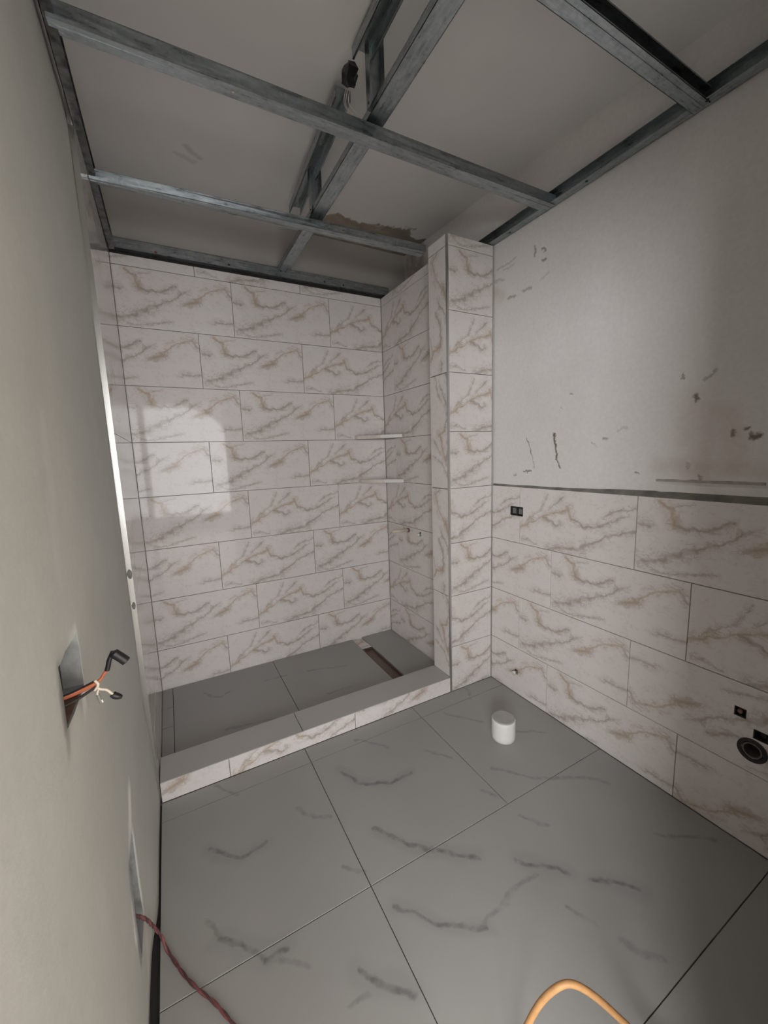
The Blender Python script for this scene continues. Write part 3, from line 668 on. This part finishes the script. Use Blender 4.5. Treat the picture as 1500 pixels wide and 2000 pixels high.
# ragged black junction with loose white wires
jb = thing('cable_junction', 'black taped cable junction with thin white wires hanging in the ceiling frame', 'cable junction', (0.80,-0.36,2.60))
bm = bmesh.new(); bmesh.ops.create_icosphere(bm, subdivisions=2, radius=1.0)
for v in bm.verts:
    v.co = Vector((0.812+0.024*v.co.x+0.010*v.co.z, -0.345+0.026*v.co.y, 2.622+0.036*v.co.z)) + 0.022*noise.noise_vector(v.co*2.6)
from_bm('tape_wrap', bm, BLACK, jb)
for k, (dx, dy) in enumerate(((0,0),(0.008,0.004),(0.014,-0.006))):
    tube('wire', [(0.806+dx,-0.325+dy,2.60),(0.800+dx,-0.315+dy,2.555),(0.818+dx*2,-0.32+dy,2.525),(0.842+dx,-0.325+dy,2.505)], 0.0013, CREAM, jb, seg=6, sn=5)
rebase(jb)

# ------------------------------------------------------------------ corner shelves
def shelf(z, x0, y0, label):
    r = thing('corner_shelf', label, 'shelf', (XW, YB, z), 'shower corner shelves')
    bm = bmesh.new(); pts = [(XW-0.0005,YB-0.0005),(x0,YB-0.0005),(x0,YB-0.045),(XW-0.0005,y0)]; th = 0.023
    b = [bm.verts.new((x,y,z)) for x,y in pts]; t = [bm.verts.new((x,y,z+th)) for x,y in pts]
    bm.faces.new(b[::-1]); bm.faces.new(t)
    for i in range(4): bm.faces.new((b[i],b[(i+1)%4],t[(i+1)%4],t[i]))
    bmesh.ops.bevel(bm, geom=bm.edges[:], offset=0.0012, segments=1, affect='EDGES')
    from_bm('slab', bm, SHELFM, r)
    bm = bmesh.new(); a = Vector((x0+0.006,YB-0.0445,z)); c = Vector((XW-0.002,y0,z)); d = (c-a).normalized(); n = Vector((d.y,-d.x,0))
    f = lambda v: a + (c-a)*v[0] + n*v[1] + Vector((0,0,v[2]))
    bbox(bm, 0, 1, -0.001, 0.0015, 0.001, th-0.001, f); from_bm('edge_band', bm, WHITEP, r)
    r['label'] = label
    rebase(r); return r
SHELFM = simple('shelf_tile', (0.70,0.64,0.59), 0.15, var=0.12, vs_=14)
shelf(1.481, 1.325, 0.632, 'upper thin marble corner shelf in the shower corner')
shelf(1.176, 1.345, 0.628, 'lower thin marble corner shelf in the shower corner')

# ------------------------------------------------------------------ water outlets, boxes, drains
po = thing('pipe_stub', 'thin beige pipe stub sticking out of the right shower wall below the shelves', 'pipe', (XW,0.583,0.852))
lathe('pipe', [(0.0105,0.0),(0.0105,0.118),(0.0090,0.122),(0.0090,0.130)], (XW-0.001,0.583,0.852), (-1,0,0.03), BEIGEP, po, 16)
lathe('collar', [(0.016,0.0),(0.016,0.006),(0.0108,0.008)], (XW,0.583,0.852), (-1,0,0), BRICK, po, 16)
rebase(po)
def outlet(c, n, label, r=0.009, group=None):
    """white plug sitting in a rough hole cut through a tile"""
    q = thing('water_outlet', label, 'water outlet', c, 'plugged water outlets in the walls'); n = Vector(n)
    u = Vector((0,1,0)); bm = bmesh.new(); cc = Vector(c) - n*0.0098
    f = lambda v: cc + u*v[0] + n*v[1] + Vector((0,0,v[2]))
    h = 0.0138
    for a in ((-h,h,0.0,0.0012,-h,h),): bbox(bm, *a, f)
    from_bm('hole_shade_back', bm, DARK, q)  # near-black plate paints the shade inside the hole
    cz = Vector(c) + u*0.003 - Vector((0,0,0.004))
    lathe('plug', [(r*0.8,-0.02),(r*0.8,0.004),(r,0.005),(r,0.014),(r*0.7,0.017)], cz, n, WHITEP, q, 14)
    rebase(q); return q
outlet((XW, YB-0.431, 0.846), (-1,0,0), 'white plugged water outlet in a small dark hole beside the beige pipe stub', 0.0092)
outlet((XR, -0.196, 0.130), (-1,0,0), 'white plugged water outlet low on the right wall near the stub wall', 0.0092)
def wallbox(name, y0, y1, z0, z1, label, cat, depth=0.045):
    q = thing(name, label, cat, (XR, (y0+y1)/2, z0), 'plugged water outlets in the walls' if cat == 'water outlet' else None); bm = bmesh.new(); x0 = XR-0.0005; x1 = XR+depth; t = 0.002
    bbox(bm, x1-t, x1, y0, y1, z0, z1)
    for a in ((y0,y0+t,z0,z1),(y1-t,y1,z0,z1),(y0+t,y1-t,z0,z0+t),(y0+t,y1-t,z1-t,z1)): bbox(bm, x0, x1-t, a[0], a[1], a[2], a[3])
    from_bm('shell', bm, DARK, q); return q  # near-black shell; in the outlet holes it paints their inner shade
q = wallbox('socket_box', -0.2265, -0.1415, 1.0235, 1.0705, 'dark rectangular socket box set into the top dado tiles near the stub wall', 'socket box')
GREYM = simple('grey_module', (0.16,0.16,0.16), 0.6)
for y in (-0.205, -0.163):
    box('module', XR+0.006, XR+0.03, y-0.013, y+0.013, 1.031, 1.063, GREYM, q, bev=0.002)
box('bridge', XR+0.002, XR+0.02, -0.189, -0.181, 1.026, 1.068, BLACK, q); rebase(q)
q = wallbox('water_outlet', -1.1985, -1.1685, 0.4535, 0.4845, 'square dark outlet hole with pinkish plug, right wall near the frame edge', 'water outlet')
lathe('plug', [(0.008,-0.01),(0.008,0.006),(0.006,0.008)], (XR+0.02,-1.178,0.463), (-1,0,0), simple('pink_plug',(0.40,0.24,0.20),0.5), q, 12); rebase(q)
q = thing('waste_pipe', 'round dark waste pipe opening low on the right wall', 'waste pipe', (XR,-1.224,0.353))
def annulus(name, c, n, ro, ri, x0, x1, mat, parent, seg=28):
    bm = bmesh.new(); n = Vector(n); u = Vector((0,1,0)); v = Vector((0,0,1)); c = Vector(c)
    P_ = lambda r, h, k: bm.verts.new(c + n*h + r*(math.cos(2*math.pi*k/seg)*u + math.sin(2*math.pi*k/seg)*v))
    R = [[P_(r,h,k) for k in range(seg)] for r, h in ((ro,x0),(ro,x1),(ri,x1),(ri,x0))]
    for i in range(4):
        for k in range(seg): bm.faces.new((R[i][k],R[i][(k+1)%seg],R[(i+1)%4][(k+1)%seg],R[(i+1)%4][k]))
    return from_bm(name, bm, mat, parent)
RUB = simple('dark_rubber', (0.02,0.019,0.018), 0.6)
annulus('ring', (XR,-1.224,0.353), (-1,0,0), 0.0405, 0.029, -0.001, 0.002, RUB, q)
annulus('inner_pipe', (XR,-1.224,0.353), (-1,0,0), 0.0265, 0.022, -0.05, 0.001, simple('brown_pipe',(0.13,0.11,0.09),0.5), q)
lathe('pipe_bottom', [(0.0265,-0.055),(0.0265,-0.05)], (XR,-1.224,0.353), (-1,0,0), DARK, q); rebase(q)
q = wallbox('water_outlet', -1.2605, -1.2235, 0.3995, 0.4305, 'dark square outlet hole just above the round waste pipe', 'water outlet')
lathe('plug', [(0.010,-0.01),(0.010,0.004),(0.007,0.006)], (XR+0.022,-1.243,0.413), (-1,0,0), RUB, q, 12); rebase(q)
# toilet waste stub with taped cap
tp = thing('drain_pipe', 'short white plastic drain pipe with grey cap standing on the floor', 'drain pipe', (1.455,-0.425,0))
lathe('pipe', [(0.050,0.0),(0.0545,0.003),(0.0555,0.02),(0.0555,0.085),(0.055,0.098),(0.0525,0.101)], (1.455,-0.425,0.0), (0,0,1), WHITEP, tp, 40)
lathe('cap', [(0.0515,0.098),(0.0515,0.104),(0.049,0.106)], (1.455,-0.425,0.0), (0,0,1), GREYCAP, tp, 40)
rebase(tp)

# ------------------------------------------------------------------ loose wires from the wall box
wi = thing('wire_bundle', 'bundle of orange and cream wires with taped ends sticking out of the left wall', 'wires', (-0.02,-0.93,1.0))
Yw = -0.90
tube('sheath', [(-0.06,-0.955,1.012),(-0.03,-0.93,1.001),(0.008,Yw,0.998),(0.021,Yw,1.012),(0.026,Yw,1.017)], 0.0026, ORANGE, wi)
tube('sheath', [(-0.06,-0.95,1.005),(-0.03,-0.925,0.996),(0.004,Yw,0.994)], 0.0026, ORANGE, wi)
tube('sheath', [(-0.06,-0.96,1.018),(-0.03,-0.935,1.005),(0.007,Yw,1.0015)], 0.0016, BLACK, wi)
tube('sheath', [(-0.06,-0.96,0.99),(-0.02,-0.93,0.989),(0.006,Yw,0.990)], 0.0024, simple('dark_brown_sheath',(0.05,0.04,0.035),0.5), wi)
tube('tie', [(0.006,Yw-0.004,1.004),(0.0105,Yw-0.006,0.996),(0.004,Yw-0.004,0.986)], 0.0022, CREAM, wi)
tube('tape_end', [(0.0245,Yw,1.015),(0.027,Yw,1.022),(0.030,Yw,1.033),(0.037,Yw,1.047)], 0.0040, BLACK, wi)
tube('tape_flag', [(0.0365,Yw,1.0465),(0.0385,Yw,1.043),(0.047,Yw,1.033),(0.054,Yw,1.024)], lambda t: 0.0042+0.0040*min(1,t*4), BLACK, wi)
tube('core_wire', [(0.006,Yw,0.990),(0.012,Yw-0.002,0.985),(0.020,Yw,0.980),(0.026,Yw,0.972),(0.030,Yw,0.966)], 0.0022, CREAM, wi)
tube('tape_cap', [(0.028,Yw,0.969),(0.031,Yw,0.965),(0.041,Yw,0.959)], lambda t: 0.0058 if t < 0.7 else 0.0058-0.010*(t-0.7), BLACK, wi)
tube('core_wire', [(0.010,Yw,0.986),(0.0065,Yw,0.978),(0.0075,Yw,0.972)], 0.0017, CREAM, wi)
tube('connector', [(0.0070,Yw,0.975),(0.0085,Yw,0.966),(0.0100,Yw,0.959)], 0.0028, simple('grey_connector',(0.22,0.22,0.20),0.4), wi)
tube('bare_tip', [(0.0105,Yw,0.964),(0.0120,Yw,0.959)], 0.0020, WHITEP, wi)
rebase(wi)

# ------------------------------------------------------------------ red cable and orange hose
rc = thing('red_cable', 'dark red twisted cable running from the left wall chase onto the floor', 'cable', (0.0,-0.6,0.0))
path = catmull([(-0.032,-0.688,0.31),(-0.022,-0.675,0.27),(-0.012,-0.640,0.215),(-0.004,-0.585,0.12),(0.008,-0.560,0.045),(0.026,-0.590,0.012),(0.071,-0.679,0.0075),(0.126,-0.761,0.0075),(0.165,-0.832,0.0075),(0.21,-0.93,0.0075),(0.22,-1.05,0.0075)], 14)
for k, mt in ((0, REDC), (1, REDD)):
    bm = bmesh.new(); pts = []; acc = 0
    for i, p in enumerate(path):
        if i: acc += (p-path[i-1]).length
        d = (path[min(i+1,len(path)-1)]-path[max(i-1,0)]).normalized(); a = d.cross(Vector((0,0,1)) if abs(d.z) < 0.9 else Vector((1,0,0))).normalized(); b = d.cross(a)
        ang = acc*75 + k*math.pi
        pts.append(p + 0.0015*(math.cos(ang)*a + math.sin(ang)*b))
    add_tube(bm, pts, 0.0033 if k == 0 else 0.0029, 8, 1); from_bm('strand', bm, mt, rc, True)
rebase(rc)
ho = tube('hose', [(0.62,-1.45,0.012),(0.66,-1.30,0.02),(0.705,-1.215,0.05),(0.742,-1.213,0.10),(0.768,-1.228,0.165),(0.800,-1.247,0.205),(0.828,-1.263,0.208),(0.868,-1.286,0.175),(0.925,-1.318,0.105),(0.968,-1.345,0.05),(1.02,-1.38,0.02),(1.10,-1.45,0.012)], 0.0072, HOSE, None, 14, 8)
tag(ho, 'orange flexible hose arching up from the floor at the bottom edge', 'hose')
